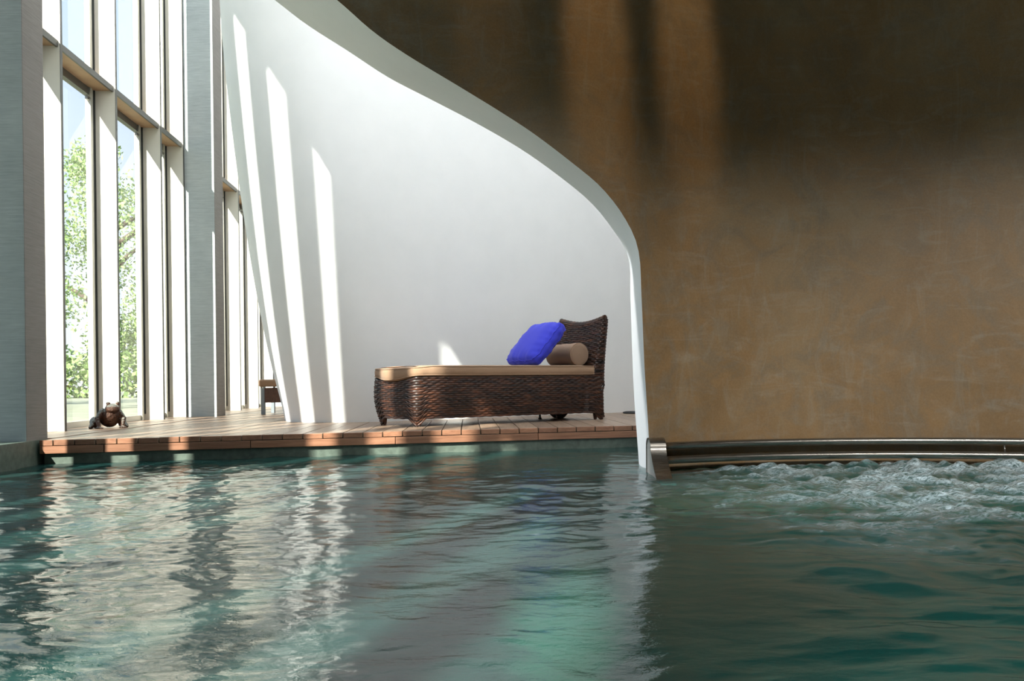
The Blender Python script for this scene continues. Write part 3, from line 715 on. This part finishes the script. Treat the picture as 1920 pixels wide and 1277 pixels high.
# ------------------------------------------------------------------ outdoors
g = slabq('ground', [(-60,-30),(-4.3,-30),(-4.3,70),(-60,70)], -.5, -.12, M['lawn']); tag(g, kind='structure')
def tree(x_, y_, h, rad, seed, label):
    r = random.Random(seed); root = empty('broadleaf_tree', (x_, y_, -.12)); tag(root, label, 'tree', 'trees outside the windows')
    b = MB(); pts = [(0,0,0),(.05,.03,h*.2),(-.05,.08,h*.4),(.03,0,h*.62),(0,0,h*.8)]; b.tube(pts, [.20,.16,.13,.09,.04], 9)
    for k_ in range(9):
        t = r.uniform(.25,.7); an_ = r.uniform(0, 6.28); l = rad*r.uniform(.5,.8)
        b.tube([(0,0,h*t),(l*.5*math.cos(an_), l*.5*math.sin(an_), h*t+l*.35),(l*math.cos(an_), l*math.sin(an_), h*t+l*.6)], [.07,.045,.015], 6)
    b.build('trunk', M['bark'], root, True)
    rg = np.random.default_rng(seed); ncl = 70; vs = []; fs = []
    cl = []
    for k_ in range(ncl):
        ph = math.acos(r.uniform(-1, 1)); th = r.uniform(0, 6.28); q_ = r.uniform(.55, 1)**.6
        cl.append((rad*q_*math.sin(ph)*math.cos(th), rad*q_*math.sin(ph)*math.sin(th), h*.58+h*.40*q_*math.cos(ph), rad*r.uniform(.18,.32)))
    nl = 230
    for cx_, cy_, cz_, cr_ in cl:
        P_ = rg.normal(size=(nl,3)); P_ /= np.linalg.norm(P_, axis=1)[:,None]; P_ *= (rg.random((nl,1))**.4)*cr_; P_ += (cx_,cy_,cz_)
        for p in P_:
            s = r.uniform(.028,.06); d1 = Vector(rg.normal(size=3)).normalized(); d2 = d1.cross(Vector(rg.normal(size=3))).normalized(); p = Vector(p); n0 = len(vs)
            vs += [p-d1*s, p+d2*s*.5, p+d1*s, p-d2*s*.5]; fs.append((n0,n0+1,n0+2,n0+3))
    o = mesh_obj('foliage', vs, fs, M['leaf'], root); o['kind'] = 'stuff'
tree(-8.6, 17.0, 5.6, 2.0, 1, 'light green broadleaf tree outside the first tall glass pane beside the near pillar')
tree(-8.3, 23.5, 8.0, 2.2, 2, 'taller green broadleaf tree outside, seen through the middle tall glass pane')
tree(-9.2, 29.5, 8.4, 2.8, 3, 'distant green broadleaf tree outside, seen through the pane beside the second pillar')
tree(-14.5, 20.0, 6.8, 2.6, 4, 'wide green broadleaf tree outside, furthest left behind the first glass pane')
# pale shoreline hedge beyond
b = MB()
vs = []; fs = []
rg = np.random.default_rng(5)
for k_ in range(9000):
    p = Vector((rg.uniform(-34,-8), 34+rg.uniform(-1,1), rg.uniform(-.1,1.7)+.4*math.sin(k_))); s = rg.uniform(.08,.2); d1 = Vector(rg.normal(size=3)).normalized(); d2 = d1.cross(Vector(rg.normal(size=3))).normalized(); n0 = len(vs)
    vs += [p-d1*s, p+d2*s*.6, p+d1*s, p-d2*s*.6]; fs.append((n0,n0+1,n0+2,n0+3))
o = mesh_obj('hedge', vs, fs, M['leaf']); tag(o, 'low hedge far outside beyond the lawn, behind the trees', 'hedge', kind='stuff')

# ------------------------------------------------------------------ unseen lights added to brighten the hall
def spot(loc, aim, e, ang, col, size=.05, blend=.8, name='ceiling_spot'):
    l = bpy.data.lights.new(name, 'SPOT'); l.energy = e; l.spot_size = math.radians(ang); l.spot_blend = blend; l.color = col; l.shadow_soft_size = size
    o = bpy.data.objects.new(name, l); LINK(o); o.location = loc; o.rotation_euler = (Vector(aim)-Vector(loc)).to_track_quat('-Z', 'Y').to_euler(); return o
for x_, e in ((-.10, 60), (.47, 330), (.98, 300)):  # unseen warm spots added for the vertical light bands on the brown wall
    spot((x_, plan_y(x_)-.9, 5.85), (x_, plan_y(x_), 2.15), e*1.25, 7, (1, .68, .36))
for x_ in (-1.7, -.5, .8):  # fill lights added under the ceiling to brighten the white wall
    l = bpy.data.lights.new('ceiling_lamp', 'AREA'); l.shape = 'RECTANGLE'; l.size = 1.0; l.size_y = .25; l.energy = 8; l.color = (1, .99, .97)
    o = bpy.data.objects.new('ceiling_lamp', l); LINK(o); o.location = (x_, 5.15, CEIL-.05); o.rotation_euler = (math.radians(40), 0, 0)
for loc, aim in (((1.7, 5.0, 2.7), (-.6, 7.4, 1.0)), ((.75, 4.95, 3.9), (-1.2, 7.1, 2.2))):  # more fill added behind the arch wall, aimed at the white wall
    l = bpy.data.lights.new('wall_lamp', 'AREA'); l.size = .5; l.energy = 52 if aim[2] < 2 else 9; l.color = (.97, .99, 1)
    o = bpy.data.objects.new('wall_lamp', l); LINK(o); o.location = loc; o.rotation_euler = (Vector(aim)-Vector(loc)).to_track_quat('-Z', 'Y').to_euler()
for x_ in (.4, 1.8, 3.2):  # spots added under the low ceiling to brighten the lower brown wall
    spot((x_, .6, 2.86), (x_+.1, 4.6, -.75), 270, 56, (1, .96, .90), .15, 1.0)
spot((-2.7, 5.5, 5.8), (.74, 4.5, .9), 1300, 26, (1, 1, 1), .15, 1.0)  # spot added to brighten the lower arch reveal
# green light added underwater to light the pool floor, facing away from the viewer
o = spot((.08, .9, -.75), (.17, 2.95, -1.35), 300, 14, (.45, 1, .60), .04, .9, 'pool_lamp')
for (x_, e) in ((2.5, 110), (1.15, 80), (-1.6, 60)):  # teal fill lights added underwater to lift the water colour
    spot((x_, .9, -.6), (x_*.9, 3.1, -1.35), e, 58, (.55, 1, .92), .06, 1.0, 'pool_lamp')
